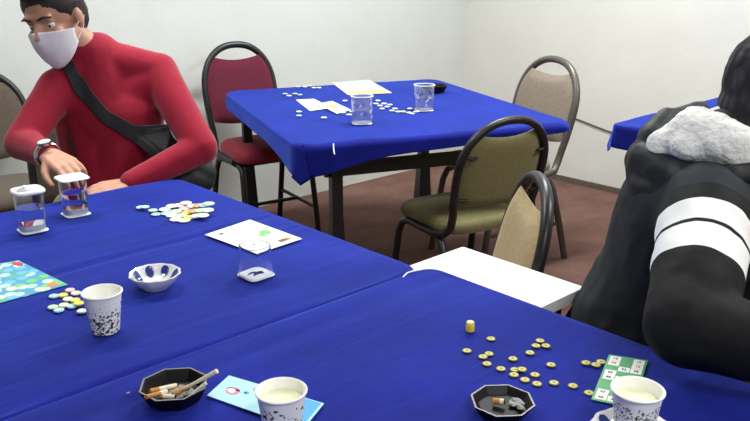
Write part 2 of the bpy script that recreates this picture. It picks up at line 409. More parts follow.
# ------------------------------------------------------------------ tables
def table(name, label, cx, cy, L, W, rz, top=.745, legs=True, inset=.10, stretch=False, bz=.62, lw=.05, mt='particle', ins=None, rc_=.03):
    t = thing(name, label, 'table', (cx, cy, 0), rz)
    ol = []
    for cx_, cy_, a0 in ((1, 1, 0), (-1, 1, 90), (-1, -1, 180), (1, -1, 270)):
        for q in range(9):
            a = math.radians(a0+q*11.25); ol.append((cx_*(L/2-rc_)+rc_*math.cos(a), cy_*(W/2-rc_)+rc_*math.sin(a)))
    MB().prism(ol, top-.025, top).build('tabletop', mt, t)
    for sx in (-1, 1):
        for sy in (-1, 1):
            x, y = sx*(L/2-inset), sy*(W/2-inset)
            for a_, b_, i_, j_ in (ins or ()):
                if (a_, b_) == (sx, sy): x, y = sx*(L/2-i_), sy*(W/2-j_)
            vs = []
            for z, h_ in ((top-.03, lw*.42), (.45, lw*.42), (.12, lw*.72), (0, lw*.72)):
                vs += [(x-h_, y-h_, z), (x+h_, y-h_, z), (x+h_, y+h_, z), (x-h_, y+h_, z)]
            fs = [(3, 2, 1, 0), (12, 13, 14, 15)]
            for i in range(3):
                for k in range(4): fs.append((i*4+k, i*4+(k+1) % 4, (i+1)*4+(k+1) % 4, (i+1)*4+k))
            MB().add(vs, fs, 0, False).build('leg', 'black_metal', t)
    for sy in (-1, 1):
        MB().box((0, sy*(W/2-inset), bz), (L-2*inset-lw*.8, .025, .042)).build('rail', 'black_metal', t)
    for sx in (-1, 1):
        MB().box((sx*(L/2-inset), 0, bz), (.025, W-2*inset-lw*.8, .05)).build('rail', 'black_metal', t)
    return t
def cloth(label, cx, cy, L, W, rz, drops, top=.749, creases=(), rad=.012, n=110, amp=.0015, seed=0, group='blue tablecloths', rc_=.03, bulge=0):
    """drops: hanging length at corners (-x-y, +x-y, +x+y, -x+y)"""
    rnd = random.Random(seed); ph = [rnd.random()*6.28 for _ in range(8)]
    def drop(u, v):
        a = drops[0]*(1-u)+drops[1]*u; b_ = drops[3]*(1-u)+drops[2]*u; return a*(1-v)+b_*v
    b = MB(); vs = []; nx, ny = n, n; m = 12
    us = [-1-i/m for i in range(m, 0, -1)]+[-1+2*i/nx for i in range(nx+1)]+[1+i/m for i in range(1, m+1)]
    K = len(us)
    for v in us:
        for u in us:
            cu, cv = max(-1, min(1, u)), max(-1, min(1, v))
            x, y = cu*(L/2), cv*(W/2); ax_, ay_ = abs(x)-(L/2-rc_), abs(y)-(W/2-rc_)
            if ax_ > 0 and ay_ > 0:
                a_, b_ = ax_/rc_, ay_/rc_
                x = math.copysign(L/2-rc_+rc_*a_*math.sqrt(1-b_*b_/2), x); y = math.copysign(W/2-rc_+rc_*b_*math.sqrt(1-a_*a_/2), y)
            D = drop((cu+1)/2, (cv+1)/2)
            if bulge: D += bulge*math.exp(-(((cu+1)*L/2)**2+((1-cv)*W/2)**2)/.20**2)
            ex, ey = (abs(u)-1 if abs(u) > 1 else 0)*D, (abs(v)-1 if abs(v) > 1 else 0)*D
            sx, sy = math.copysign(1, u), math.copysign(1, v)
            r = max(ex, ey)+.22*min(ex, ey); z = top; tang = 0
            if r > 0:
                dx, dy = sx*ex/max(math.hypot(ex, ey), 1e-9), sy*ey/max(math.hypot(ex, ey), 1e-9)
                if ax_ > 0 and ay_ > 0:
                    nx_, ny_ = x-math.copysign(L/2-rc_, x), y-math.copysign(W/2-rc_, y); nl = math.hypot(nx_, ny_)
                    if nl > 1e-6 and not (ex > 0 and ey > 0): dx, dy = nx_/nl, ny_/nl
                if ex > 0 and ey > 0:
                    dx, dy = sx*.7071, sy*.7071; tang = (ex-ey)*.22
                q = min(r/(rad*1.57), 1)*PI/2
                off = rad*math.sin(q); fall = rad*(1-math.cos(q))+max(0, r-rad*1.57)
                s_ = (cu*L+cv*W)*7
                wv = .5+.5*math.sin(s_+ph[0])*math.sin(s_*.37+ph[1])
                corner = .5 if ex > 0 and ey > 0 else 0
                off += (max(0, r-.02))*(.10*wv+.16*corner)
                x += dx*off+sx*tang; y += dy*off-sy*tang; z -= fall*(1-.05*wv)
            else:
                z += amp*(math.sin(x*9+ph[2]+2*math.sin(y*5+ph[3]))*math.sin(y*11+ph[4])+.6*math.sin((x+y)*17+ph[5]))
                for (ya, d, w_) in creases:
                    z += d*math.exp(-((y-ya-.006*math.sin(x*5+ph[6]))/w_)**2)
                    z -= d*.25*math.exp(-((y-ya-.02)/w_)**2)
            vs.append((x, y, z))
    fs = [(j*K+i, j*K+i+1, (j+1)*K+i+1, (j+1)*K+i) for j in range(K-1) for i in range(K-1)]
    b.add(vs, fs); o = b.build('tablecloth', 'cloth', None, (cx, cy, 0), rz)
    md = o.modifiers.new('thick', 'SOLIDIFY'); md.thickness = .0015; md.offset = 1
    return tag(o, label, 'tablecloth', group)
TX = -.32
# near left table: x TX..1.15, y 1.10..2.10
table('folding_table', 'near left table under blue velvet cloth, in front of the man in red', (TX+1.15)/2, 1.605, 1.15-TX, .985, 0)
cloth('blue velvet cloth on the near left table, holding bowl, water cups and picture card', (TX+1.146)/2, 1.605, 1.146-TX, .99, 0, (.042, .042, .13, .13), creases=[(-.005, -.0035, .010)], seed=1, amp=.0016)
# near right table: x TX..1.17, y .08..1.095
table('folding_table', 'near right table under blue velvet cloth, beneath the gold tokens and ashtrays', (TX+1.165)/2, .585, 1.165-TX, .99, 0, .748)
cloth('blue velvet cloth on the near right table, under two ashtrays and gold tokens', (TX+1.165)/2, .585, 1.165-TX, 1.0, 0, (.08, .04, .042, .042), top=.753, creases=[(.44, -.002, .02)], seed=2, amp=.0012)
# far table, turned
ux, uy = -.44, -.898
ftc = Vector((2.432, 2.575)); frz = 1.195     # local +x = away from viewer along long side
table('folding_table', 'far table under blue cloth with black legs near the wall corner', ftc.x, ftc.y, 1.25, 1.10, frz, inset=.09, bz=.625, rc_=.07, ins=((-1, 1, .08, .15), (1, 1, .10, .06), (1, -1, .10, .10), (-1, -1, .08, .12)))
cloth('blue cloth hanging low at one corner of the far table', ftc.x, ftc.y, 1.256, 1.106, frz, (.045, .05, .085, .085), seed=3, amp=.0015, rad=.02, rc_=.065, bulge=.045)
# right table by the wall
table('folding_table', 'partly hidden blue covered table by the right wall behind the jacket', 3.53, 1.20, 1.42, .9, 0)
cloth('blue cloth on the table behind the man in the black jacket', 3.53, 1.20, 1.43, .91, 0, (.10, .10, .10, .10), seed=4, amp=.002)
# low white table
table('side_table', 'bare white laminate table corner beside the two near blue tables', 1.2625, 1.045, .325, .345, 0, .70, inset=.045, lw=.03, bz=.66, mt='white_board', rc_=.004)

# ties on cloth corners
def tie(pts, label):
    tag(MB().tube(pts, .0016, 6).build('cloth_tie', 'paper'), label, 'tie', 'white ties on the tablecloths')
p = at(403, 277, .7545); q = at(420, 270, .7545)
tie([p, p.lerp(q, .3)+Vector((.002, .004, .003)), p.lerp(q, .7)+Vector((-.003, 0, .004)), q], 'thin white tie lying at the corner where near tables meet')

p = at(334, 145, .753); q = at(335, 152, .742)
tie([p, p+Vector((-.006, -.004, .006)), p.lerp(q, .5)+Vector((-.012, -.010, 0)), q+Vector((-.012, -.012, -.004))], 'thin white tie poking out at the front corner of the far cloth')

# ------------------------------------------------------------------ table-top things
Z2, Z3, ZF = .7535, .7567, .7535
def px_poly(pts, z): return [at(x, y, z) for x, y in pts]
def card(name, label, cat, px, z, m, th=.0012, group=None):
    """card whose four corners lie at the given spots of the table"""
    P = px_poly(px, z); c = sum(P, Vector())/4
    ex = (P[1]-P[0]).normalized(); ang = math.atan2(ex.y, ex.x)
    t = thing(name, label, cat, c, ang, group); R = Matrix.Rotation(-ang, 3, 'Z')
    L = [R @ (p_-c) for p_ in P]
    MB().prism([(v.x, v.y) for v in L], 0, th).build('sheet', m, t)
    return t, L
def quad(L, u, v):   # bilinear in card: u along P0->P1, v along P0->P3
    return (L[0]*(1-u)+L[1]*u)*(1-v)+(L[3]*(1-u)+L[2]*u)*v
def patch(t, L, u0, v0, u1, v1, m, name='print', z=.0013, ell=False):
    if ell:
        cu, cv = (u0+u1)/2, (v0+v1)/2
        o = [quad(L, cu+(u1-u0)/2*math.cos(a), cv+(v1-v0)/2*math.sin(a)) for a in [2*PI*i/14 for i in range(14)]]
    else: o = [quad(L, *w_) for w_ in ((u0, v0), (u1, v0), (u1, v1), (u0, v1))]
    return MB().prism([(p_.x, p_.y) for p_ in o], z-.0002, z+.0002).build(name, m, t)
def text(t, L, s, u, v, size, m, rz=0, z=.0018, name='number'):
    cu = bpy.data.curves.new('txt', 'FONT'); cu.body = s; cu.size = size; cu.align_x = 'CENTER'; cu.align_y = 'CENTER'; cu.extrude = .0001
    cu.offset = size*.02
    o = bpy.data.objects.new('txt', cu); C.objects.link(o)
    me = bpy.data.meshes.new_from_object(o.evaluated_get(bpy.context.evaluated_depsgraph_get())); bpy.data.objects.remove(o)
    me.materials.clear(); me.materials.append(M[m]); me.name = name
    r = bpy.data.objects.new(name, me); C.objects.link(r); r.parent = t; p_ = quad(L, u, v); r.location = (p_.x, p_.y, z); r.rotation_euler[2] = rz
    return r

# green number card  (P0 back-left, P1 back-right, P2 front-right, P3 front-left)
t, L = card('number_card', 'green lotto card with white number cells beside the right paper cup', 'card', [(609, 355), (648, 361), (633, 409), (591, 400)], Z3, 'green_card')
cells = {(0, 0): '14', (0, 1): '79', (0, 2): '', (2, 0): '17', (2, 1): '19', (1, 2): '52', (2, 2): '58', (0, 3): '83', (0, 4): '86', (1, 4): '24', (2, 4): '68', (0, 7): '27', (1, 8): '45', (2, 7): '71', (1, 6): '33', (0, 8): '66'}
for (c_, r_), s in cells.items():
    if not s: continue
    u0 = .06+c_*.30; v0 = .03+r_*.105
    patch(t, L, u0, v0, u0+.28, v0+.10, 'paper', 'number_cell')
    text(t, L, s, u0+.14, v0+.05, .0075, 'red_print' if s in ('79', '19') else 'dark_mark')
# picture bingo card, left
t, L = card('picture_card', 'blue and green picture card at the left edge of the near left table', 'card', [(-58, 272), (19, 261), (68, 285), (-14, 307)], Z2, 'bingo')
patch(t, L, .86, .03, .97, .2, 'red_print', 'print', ell=True); patch(t, L, .80, .84, .93, .97, 'orange', 'print', ell=True)
# white sheet
t, L = card('paper_sheet', 'white printed sheet with small green picture beside the upturned water cup', 'paper', [(205, 235), (250, 220), (302, 239), (257, 254)], Z2, 'paper')
patch(t, L, .66, .42, .86, .6, 'green_print', ell=True); patch(t, L, .58, .5, .68, .62, 'green_print', ell=True)
patch(t, L, .16, .1, .24, .18, 'brown_print', ell=True); patch(t, L, .62, .84, .80, .92, 'brown_print'); patch(t, L, .80, .84, .88, .92, 'orange')
patch(t, L, .2, .7, .24, .76, 'dark_mark', ell=True); patch(t, L, .42, .8, .47, .86, 'dark_mark', ell=True); patch(t, L, .3, .35, .7, .37, 'tc')
# light blue card, front
t, L = card('leaflet', 'light blue leaflet with pink pictures between ashtray and left-hand paper cup', 'card', [(207, 396), (229, 376), (324, 404), (303, 430)], Z3, 'lightblue')
patch(t, L, .30, .10, .62, .24, 'pink', ell=True); patch(t, L, .66, .32, .90, .46, 'pink', ell=True)
patch(t, L, .36, .12, .54, .2, 'paper', ell=True, z=.0017); patch(t, L, .03, .8, .97, .98, 'midblue'); patch(t, L, .5, .28, .6, .32, 'midblue'); patch(t, L, .5, .02, .56, .3, 'lightblue')
# far table sheets
t, L = card('picture_card', 'large pastel picture sheet lying near the back edge of the far table', 'card', [(332, 83), (369, 80), (392, 93), (348, 95)], ZF, 'pastel_card')
patch(t, L, .02, .02, .98, .3, 'tb'); patch(t, L, .05, .75, .95, .97, 'to')
t, L = card('paper_sheet', 'small cream sheet left of the nearer water cup on the far table', 'paper', [(296, 100), (314, 99), (331, 108), (310, 111)], ZF, 'paper')
patch(t, L, .1, .15, .8, .4, 'tc'); patch(t, L, .3, .5, .8, .55, 'orange')
t, L = card('paper_sheet', 'pale green slip beside the nearer water cup on the far table', 'paper', [(318, 104), (332, 101), (351, 110), (337, 114)], ZF+.0022, 'tg')
patch(t, L, .3, .3, .7, .6, 'lime'); patch(t, L, .1, .7, .5, .9, 'paper')

# square water cups
def sq(r, s, n=32):     # r half width, s 0 round .. 1 square
    o = []
    for i in range(n):
        a = 2*PI*(i+.5)/n; c, s_ = math.cos(a), math.sin(a); e = 1-.62*s
        o.append((math.copysign(abs(c)**e, c)*r, math.copysign(abs(s_)**e, s_)*r))
    return o
def loft(rings, mi=0, caps=True, closed=False):
    b = MB(); n = len(rings[0][0]); vs = []; fs = []
    for o, z in rings: vs += [(x, y, z) for x, y in o]
    K = len(rings)
    for i in range(K if closed else K-1):
        j = (i+1) % K
        for k in range(n): fs.append((i*n+k, i*n+(k+1) % n, j*n+(k+1) % n, j*n+k))
    if caps and not closed: fs += [tuple(range(n))[::-1], tuple(range((K-1)*n, K*n))]
    return b.add(vs, fs, mi)
def water_cup(label, loc, rz, s=1.0, h=.092, lid='flat', inverted=False, group='clear plastic water cups', printed=False):
    t = thing('water_cup', label, 'cup', loc, rz, group)
    wb, wt = .0295*s, .0325*s
    if inverted: wb, wt = wt, wb
    out = [(sq(wb, .5), .003), (sq(wb+(wt-wb)*.5, .45), h*.5), (sq(wt, .4), h)]
    inn = [(sq(wt-.0012, .4), h), (sq(wb+(wt-wb)*.5-.0012, .45), h*.5), (sq(wb-.0012, .5), .005)]
    if inverted:
        inn = [(sq(wt-.0012, .4), h-.0015)]+inn[1:]
        loft(out+[(sq(.002, .4), h), (sq(.002, .4), h-.0015)]+inn, closed=True).build('cup_wall', 'clear', t)
    else:
        loft(out+inn+[(sq(.002, .5), .005), (sq(.002, .5), .003)], closed=True).build('cup_wall', 'milky' if printed else 'clear', t)
    if not inverted:
        lv = .62 if not printed else .5
        loft([(sq(wb-.0016, .5), .0185 if not printed else .0055), (sq(wb+(wt-wb)*lv-.0016, .45), h*lv)]).build('water', 'water', t)
    fl_ = .0315*s if not printed else .0305*s
    loft([(sq(fl_*.97, .95), 0), (sq(fl_, .95), .0015), (sq(fl_*.97, .95), .0028), (sq(wb*.93, .6), .005), (sq(wb*.90, .6), 1.8e-2 if not (inverted or printed) else .0052)]).build('flange', 'foil' if not printed else 'frost', t)
    if lid == 'flat':
        loft([(sq(.0365*s, .95), h+.0003), (sq(.037*s, .95), h+.002), (sq(.035*s, .95), h+.004), (sq(.01, .9), h+.0055)]).build('lid', 'foil', t)
    elif lid == 'peeled':
        b = loft([(sq(.034*s, .7), h+.0003), (sq(.036*s, .7), h+.004), (sq(.034*s, .7), h+.008), (sq(.01, .9), h+.009)])
        b.tube([(-.028, -.012, h+.010), (-.012, -.016, h+.015), (.004, -.012, h+.011), (.012, -.004, h+.009)], [.005, .008, .006, .004], 8)
        b.build('lid', 'foil', t)
    elif lid == 'rim':
        loft([(sq(wt+.0, .3), h-.003), (sq(wt+.004, .3), h-.002), (sq(wt+.004, .3), h), (sq(wt-.001, .3), h+.0005), (sq(wt-.002, .3), h-.003)], closed=True).build('rim', 'frost', t)
    return t
def print_marks(t, r, z0, z1, m, n, seed):
    rnd = random.Random(seed); b = MB()
    for i in range(n):
        a = rnd.random()*2*PI; z = z0+(z1-z0)*rnd.random(); w_ = .12+.25*rnd.random(); hh = .003+.006*rnd.random(); vs = []
        for k in range(6):
            aa = a+w_*k/5; c, s_ = math.cos(aa), math.sin(aa); q = r/max((abs(c)**2.6+abs(s_)**2.6)**(1/2.6), .01)
            zz = z+.006*math.sin(k*1.3+i)
            vs += [(c*q, s_*q, zz), (c*q, s_*q, zz+hh), (c*(q-.0003), s_*(q-.0003), zz+hh), (c*(q-.0003), s_*(q-.0003), zz)]
        fs = [(0, 1, 2, 3), (23, 22, 21, 20)]
        for k in range(5):
            for e in range(4): fs.append((k*4+e, k*4+(e+1) % 4, (k+1)*4+(e+1) % 4, (k+1)*4+e))
        b.add(vs, fs)
    b.build('printed_pattern', m, t)
vr = -AZ+.15
water_cup('clear water cup with a crumpled peeled lid, leftmost on the near left table', at(33, 230, Z2), vr+.55, 1.0, .094, 'peeled')
water_cup('clear water cup with a flat white square lid, in front of the man in red', at(76, 214, Z2), -AZ+.70, 1.0, .094, 'flat')
c3 = water_cup('clear water cup standing upside down on its blue printed lid by the white sheet', at(256, 275, Z2), -AZ+.785, 1.0, .066, None, inverted=True)
b = MB()
for (a0, a1, yy) in ((-.016, .002, .004), (-.006, .014, -.002), (-.012, .012, -.009)):
    b.tube([(a0, yy, .0062), ((a0+a1)/2, yy+.003, .0062), (a1, yy, .0062)], .0016, 6)
b.build('blue_print', 'cobalt', c3)
for (px, py, lab, sd) in ((362, 123, 'blue printed clear water cup, nearer of two on the far table', 5), (424, 110, 'blue printed clear water cup in front of the black ashtray on the far table', 6)):
    t = water_cup(lab, at(px, py, ZF), vr, 1.25, .108, 'rim', printed=True)
    print_marks(t, .0402, .03, .085, 'grey_blue', 11, sd); print_marks(t, .0402, .02, .09, 'paper', 12, sd+10)

# paper cups
def paper_cup(label, loc, m, h=.073, rt=.0325, rb=.0235, level=.8, group='printed paper cups'):
    t = thing('paper_cup', label, 'cup', loc, random.random()*3, group)
    rr = lambda z: rb+(rt-rb)*z/h
    MB().lathe([(rb-.003, .004), (rb-.0008, 0), (rb, 0), (rb, .001), (rr(h*.5), h*.5), (rt, h-.003), (rt+.0022, h-.0018), (rt+.0024, h), (rt+.0008, h+.0012), (rt-.0012, h-.0005), (rr(h*.5)-.001, h*.5), (rb-.001, .006), (.001, .006), (.001, .004)], 48, closed=True, mis=lambda i, a: 0 if i < 6 else 1).build('cup_wall', [m, 'paper'], t)
    MB().lathe([(.001, h*level-.004), (rr(h*level)-.0022, h*level-.004), (rr(h*level)-.0018, h*level), (.001, h*level+.0001)], 40, closed=True).build('drink', 'drink', t)
    return t
pc = paper_cup('white paper cup with newsprint pattern left of the bowl', at(106, 330, Z2), 'newsprint', level=.3)
paper_cup('white paper cup with dark blotches at the front, on the blue leaflet', at(283, 438, Z3+.0015), 'blotch', level=.80)
# saucers with cobalt petals
def saucer(label, loc, rz, R=.056, h=.034, group='white bowls with cobalt petals', name='bowl'):
    t = thing(name, label, 'bowl', loc, rz, group)
    wob = lambda a, r, z: 1+.022*math.cos(a*12)*(r/R)**2
    prof = [(.001, .003), (.020, .003), (.022, 0), (.026, 0), (.030, .005), (R*.80, h*.45), (R*.95, h*.86), (R, h), (R-.0015, h+.0015), (R-.004, h), (R*.88, h*.82), (R*.73, h*.46), (.024, .008), (.001, .007)]
    MB().lathe(prof, 72, wob=wob).build('bowl_body', 'porcelain', t)
    for k in range(8):
        a0 = 2*PI*(k+.35)/8; n = 14; vs = []; fs = []
        ip = [(.024, .008), (R*.73, h*.46), (R*.88, h*.82), (R-.0045, h*.985)]
        def surf(s_, da):
            sg = [math.hypot(b_[0]-a_[0], b_[1]-a_[1]) for a_, b_ in zip(ip, ip[1:])]; q = s_*sum(sg); r0, z0 = ip[-1]
            for (a_, b_, l_) in zip(ip, ip[1:], sg):
                if q <= l_: r0, z0 = a_[0]+(b_[0]-a_[0])*q/l_, a_[1]+(b_[1]-a_[1])*q/l_; break
                q -= l_
            w_ = 1+.022*math.cos((a0+da)*12)*(r0/R)**2
            return ((r0-.0005)*w_*math.cos(a0+da), (r0-.0005)*w_*math.sin(a0+da), z0+.0007)
        for i in range(n+1):
            s_ = .14+.85*i/n; wd = .21*math.sqrt(max(0, 1-(2*i/n-1)**2))+.004
            for j in range(5): vs.append(surf(s_, wd*(j/2-1)))
        for i in range(n):
            for j in range(4): fs.append((i*5+j, i*5+j+1, (i+1)*5+j+1, (i+1)*5+j))
        o = MB().add(vs, fs).build('petal', 'cobalt', t); md = o.modifiers.new('t', 'SOLIDIFY'); md.thickness = .0006
    return t
saucer('white porcelain bowl with cobalt petals standing alone on the near left table', at(156, 287, Z2), .3, .050, .030)
sp = at(632, 443, Z3)
saucer('white saucer with cobalt petals beneath the right-hand paper cup', sp, .5, .056, .020, name='saucer')
paper_cup('white lettered paper cup of pale drink standing on the saucer', sp+Vector((0, 0, .0085)), 'lettered', level=.78)

# ashtrays
def ashtray(label, loc, rz, R, h, name='ashtray', group='black ashtrays', rim='highlit_rim'):
    t = thing(name, label, 'ashtray', loc, rz, group)
    def oct_(r, n=8): return [(r*math.cos(2*PI*(i+.5)/n), r*math.sin(2*PI*(i+.5)/n)) for i in range(n)]
    b = MB(); rings = [(R*.72, 0), (R*.78, .002), (R, h*.92), (R, h), (R*.94, h), (R*.90, h*.9), (R*.74, .008), (R*.02, .007)]
    vs = []; fs = []
    for r, z in rings: vs += [(x, y, z) for x, y in oct_(r)]
    K = len(rings)
    for i in range(K-1):
        for k in range(8): fs.append((i*8+k, i*8+(k+1) % 8, (i+1)*8+(k+1) % 8, (i+1)*8+k))
    fs += [tuple(range(8))[::-1], tuple(range((K-1)*8, K*8))]
    b.add(vs, fs, 0, False); b.mi[24:32] = [1]*8
    b.build('tray', ['black_glass', rim], t)
    return t
def cig(parent_loc, p0, p1, r=.004, burnt=.3, fl=.35, label='', group=None, name='cigarette_butt'):
    t = thing(name, label, 'cigarette', parent_loc, 0, group)
    p0, p1 = Vector(p0), Vector(p1)
    MB().tube([p0, p0.lerp(p1, fl)], r, 10).build('filter', 'filter', t)
    MB().tube([p0.lerp(p1, fl), p0.lerp(p1, .93)], r*.97, 10).build('paper_tube', 'cig', t)
    MB().tube([p0.lerp(p1, .93), p1], [r*.95, r*.6], 10).build('burnt_tip', 'char', t)
    return t
A1 = at(175, 398, Z3); ashtray('black octagonal ashtray full of cigarette ends beside the light blue leaflet', A1, .15, .051, .024)
def ac(x, y, z): return dp(x, y, (A1-CAM).dot(FW)) if z is None else at(x, y, z)
zr = Z3+.026
def on(x, y, z): v = at(x, y, z); return v-A1
cig(A1, on(146, 397, zr+.002), on(168, 391, Z3+.014), .0034, label='brown cigarette end resting over the left rim of the full ashtray', group=None, fl=.6)
cig(A1, on(150, 391, Z3+.024), on(178, 385, Z3+.014), .0034, fl=.3, label='pale cigarette end lying across the middle of the full ashtray')
cig(A1, on(173, 394, Z3+.016), on(190, 386, Z3+.018), .0038, fl=.9, label='short orange brown filter end at the centre of the full ashtray')
cig(A1, on(160, 396, Z3+.014), on(176, 397, Z3+.013), .0034, fl=.2, label='grey cigarette end at the front of the full ashtray')
s_ = MB().tube([on(184, 389, Z3+.020), on(217, 371, Z3+.055)], [.0022, .0036], 10).build('rolled_paper', 'cig', None, A1)
tag(s_, 'long pale rolled paper stick leaning out of the full ashtray, upper one', 'stick')
s_ = MB().tube([on(186, 399, Z3+.016), on(206, 383, Z3+.040)], [.0018, .003], 10).build('rolled_paper', 'cig', None, A1)
tag(s_, 'shorter pale rolled paper stick in the full ashtray, lower one', 'stick')
tag(MB().ell((0, 0, .0095), (.024, .020, .004)).ell((.012, -.012, .011), (.012, .010, .004)).build('ash', 'ash', None, A1), 'grey ash heap in the full octagonal ashtray', 'ash')
A2 = at(502, 411, Z3); ashtray('black octagonal ashtray with one butt and ash below the gold tokens', A2, .1, .0465, .018, rim='dull_rim')
on2 = lambda x, y, z: at(x, y, z)-A2
cig(A2, on2(493, 401, Z3+.014), on2(505, 402, Z3+.016), .0045, fl=.6, label='single brown cigarette end in the ashtray below the gold tokens')
random.seed(3); b = MB()
for i in range(16):
    a = random.random()*6.28; r = .012*random.random()**.5; b.ell((.014+r*math.cos(a)*.9, -.014+r*math.sin(a), .010+.003*random.random()), (.003+.003*random.random(), .003+.002*random.random(), .0025), 0, 8)
tag(b.build('ash', 'ash', None, A2), 'flaky pale ash in the ashtray below the gold tokens', 'ash')
A3 = at(434, 92, ZF); tag(MB().lathe([(.03, 0), (.05, .003), (.062, .03), (.062, .034), (.055, .034), (.045, .010), (.001, .009)], 40).build('ashtray', 'black_glass', None, A3), 'round black ashtray behind a printed water cup on the far table', 'ashtray', 'black ashtrays')

# tokens
placed = []
def zlevel(p, r, base, th):
    z = base
    for q, rq, zq, tq in placed:
        if (q-p).xy.length < (r+rq)*.72 and zq+tq > z and abs(zq-base) < .02: z = zq+tq+.0003
    placed.append((Vector(p), r, z, th)); return z
def token_proto(name, r, h, m_rim, m_face, mark):
    t = bpy.data.objects.new(name, None); C.objects.link(t)
    MB().lathe([(r*.9, 0), (r, h*.3), (r, h*.7), (r*.9, h), (r*.86, h), (r*.82, h*.9), (.0003, h*.9)], 24).build('disc', m_rim, t)
    b = MB().lathe([(.0003, h*.905), (r*.80, h*.905), (r*.78, h*.96), (.0003, h*.96)], 20, closed=True); b.build('face', m_face, t)
    if mark:
        rr = r*.24
        b = MB().tube([(-rr, rr, h), (-rr*.2, rr, h), (-rr*.6, -rr, h)], r*.045, 5).tube([(rr*.2, rr, h), (rr, rr*.6, h), (rr*.3, 0, h), (rr, -rr*.5, h), (rr*.3, -rr, h)], r*.045, 5)
        b.build('number', 'dark_mark', t)
    return t
gp = token_proto('lotto_token', .0078, .0022, 'gold', 'pale_yellow', True)
M['gface'] = mat('token_face', (204, 196, 112), .5); 
for c_ in kids(gp):
    if c_.name.startswith('face'): c_.data.materials[0] = M['gface']
gold = [(467, 350), (491, 338), (483, 356), (489, 353), (487, 363), (513, 358), (501, 368), (515, 369), (522, 370), (514, 374), (525, 379), (535, 374), (537, 383), (554, 382), (530, 352), (536, 345), (540, 340), (546, 345), (551, 364), (573, 385), (589, 392), (586, 362), (596, 364), (601, 361)]
def glabel(i, x, y):
    if (x, y) == (467, 350): return 'gold token lying apart, leftmost of the scatter'
    if (x, y) == (491, 338): return 'lone gold token just right of the yellow barrel piece'
    if (x, y) == (551, 364): return 'single gold token alone between the scatter and the green card'
    if (x, y) == (573, 385): return 'gold token in the front row, second from the green card'
    if (x, y) == (589, 392): return 'gold token touching the left front edge of the green card'
    if x > 580: return 'gold token in the trio at the back corner of the green card'
    if 525 < x < 550 and y < 355: return 'gold token in the small cluster of four at the scatter\'s back'
    if x < 492: return 'gold token in the trio above the emptier black ashtray'
    return 'small round gold number token in the middle band of the scatter'
for i, (x, y) in enumerate(gold):
    o = gp if i == 0 else copy_tree(gp); pz = at(x, y, Z3+.002); z = zlevel(pz, .0078, Z3-.0005, .0022)
    o.location = (pz.x, pz.y, z); o.rotation_euler[2] = random.random()*6.28; tag(o, glabel(i, x, y), 'token', 'gold lotto tokens')
protos = {}
def chip(px, py, r, base, key, label, group, first={}):
    k = (r, key)
    if k not in protos: protos[k] = token_proto('game_chip', r, .0035, key, key, False); o = protos[k]
    else: o = copy_tree(protos[k])
    pz = at(px, py, base); z = zlevel(pz, r, base, .0035); o.location = (pz.x, pz.y, z); o.rotation_euler[2] = random.random()*6.28
    tag(o, label, 'token', group)
names = dict(tw='white', tg='pale green', ty='yellow', tb='pale blue', to='orange', tp='pink', tc='cream')
pile = [(141, 208, 'tw'), (145, 209, 'tb'), (153, 211, 'tg'), (156, 215, 'tb'), (165, 210, 'tw'), (167, 214, 'tb'), (172, 208, 'tw'), (172, 216, 'tw'), (176, 212, 'tg'), (179, 206, 'tw'), (181, 216, 'tg'), (185, 209, 'tp'), (186, 205, 'tc'), (188, 213, 'ty'), (190, 218, 'ty'), (193, 208, 'tw'), (194, 213, 'to'), (197, 218, 'tw'), (199, 209, 'to'), (201, 214, 'tg'), (205, 210, 'tb'), (208, 215, 'tw'), (184, 221, 'tc'), (176, 220, 'tw'), (203, 219, 'tw'), (209, 210, 'tg')]
for x, y, k_ in pile:
    chip(x, y, .0155 if x > 160 else .012, Z2+.0005, k_, ('%s flat chip just left of the chip heap before the man in red' if x < 160 else '%s flat chip in the heap in front of the man in red') % names[k_], 'chips in the heap on the near left table')
for x, y, k_ in [(54, 297, 'tb'), (53, 308, 'tg'), (59, 311, 'tb'), (64, 306, 'tc'), (63, 296, 'ty'), (70, 291, 'tp'), (68, 300, 'tw'), (75, 301, 'ty'), (72, 307, 'tb'), (82, 312, 'tw'), (76, 294, 'tc'), (79, 306, 'ty')]:
    chip(x, y, .0095, Z2+.0005, k_, '%s flat chip beside the newsprint paper cup' % names[k_], 'chips beside the newsprint cup')
far = [(285, 94, 'tb'), (289, 96, 'tw'), (295, 94, 'tg'), (300, 95, 'tb'), (305, 87, 'tw'), (310, 86, 'tg'), (314, 88, 'tw'), (319, 88, 'tc'), (298, 87, 'tb'), (299, 112, 'tw'), (299, 116, 'tb'), (324, 118, 'tw'), (343, 113, 'tg'), (349, 115, 'tw'), (352, 112, 'tb'), (345, 101, 'tp'), (376, 104, 'tg'), (380, 106, 'tw'), (384, 104, 'tc'), (382, 109, 'tg'), (387, 107, 'tw'), (392, 111, 'tb'), (395, 109, 'tg'), (403, 112, 'ty'), (398, 112, 'tc'), (410, 109, 'tw'), (412, 114, 'tb'), (416, 112, 'tw'), (409, 113, 'tc'), (378, 101, 'tc'), (390, 105, 'tg')]
for x, y, k_ in far:
    chip(x, y, .012, ZF+.0005, k_, ('%s flat chip between the two water cups on the far table' if x > 360 else '%s flat chip on the left half of the far table') % names[k_], 'chips on the far table')
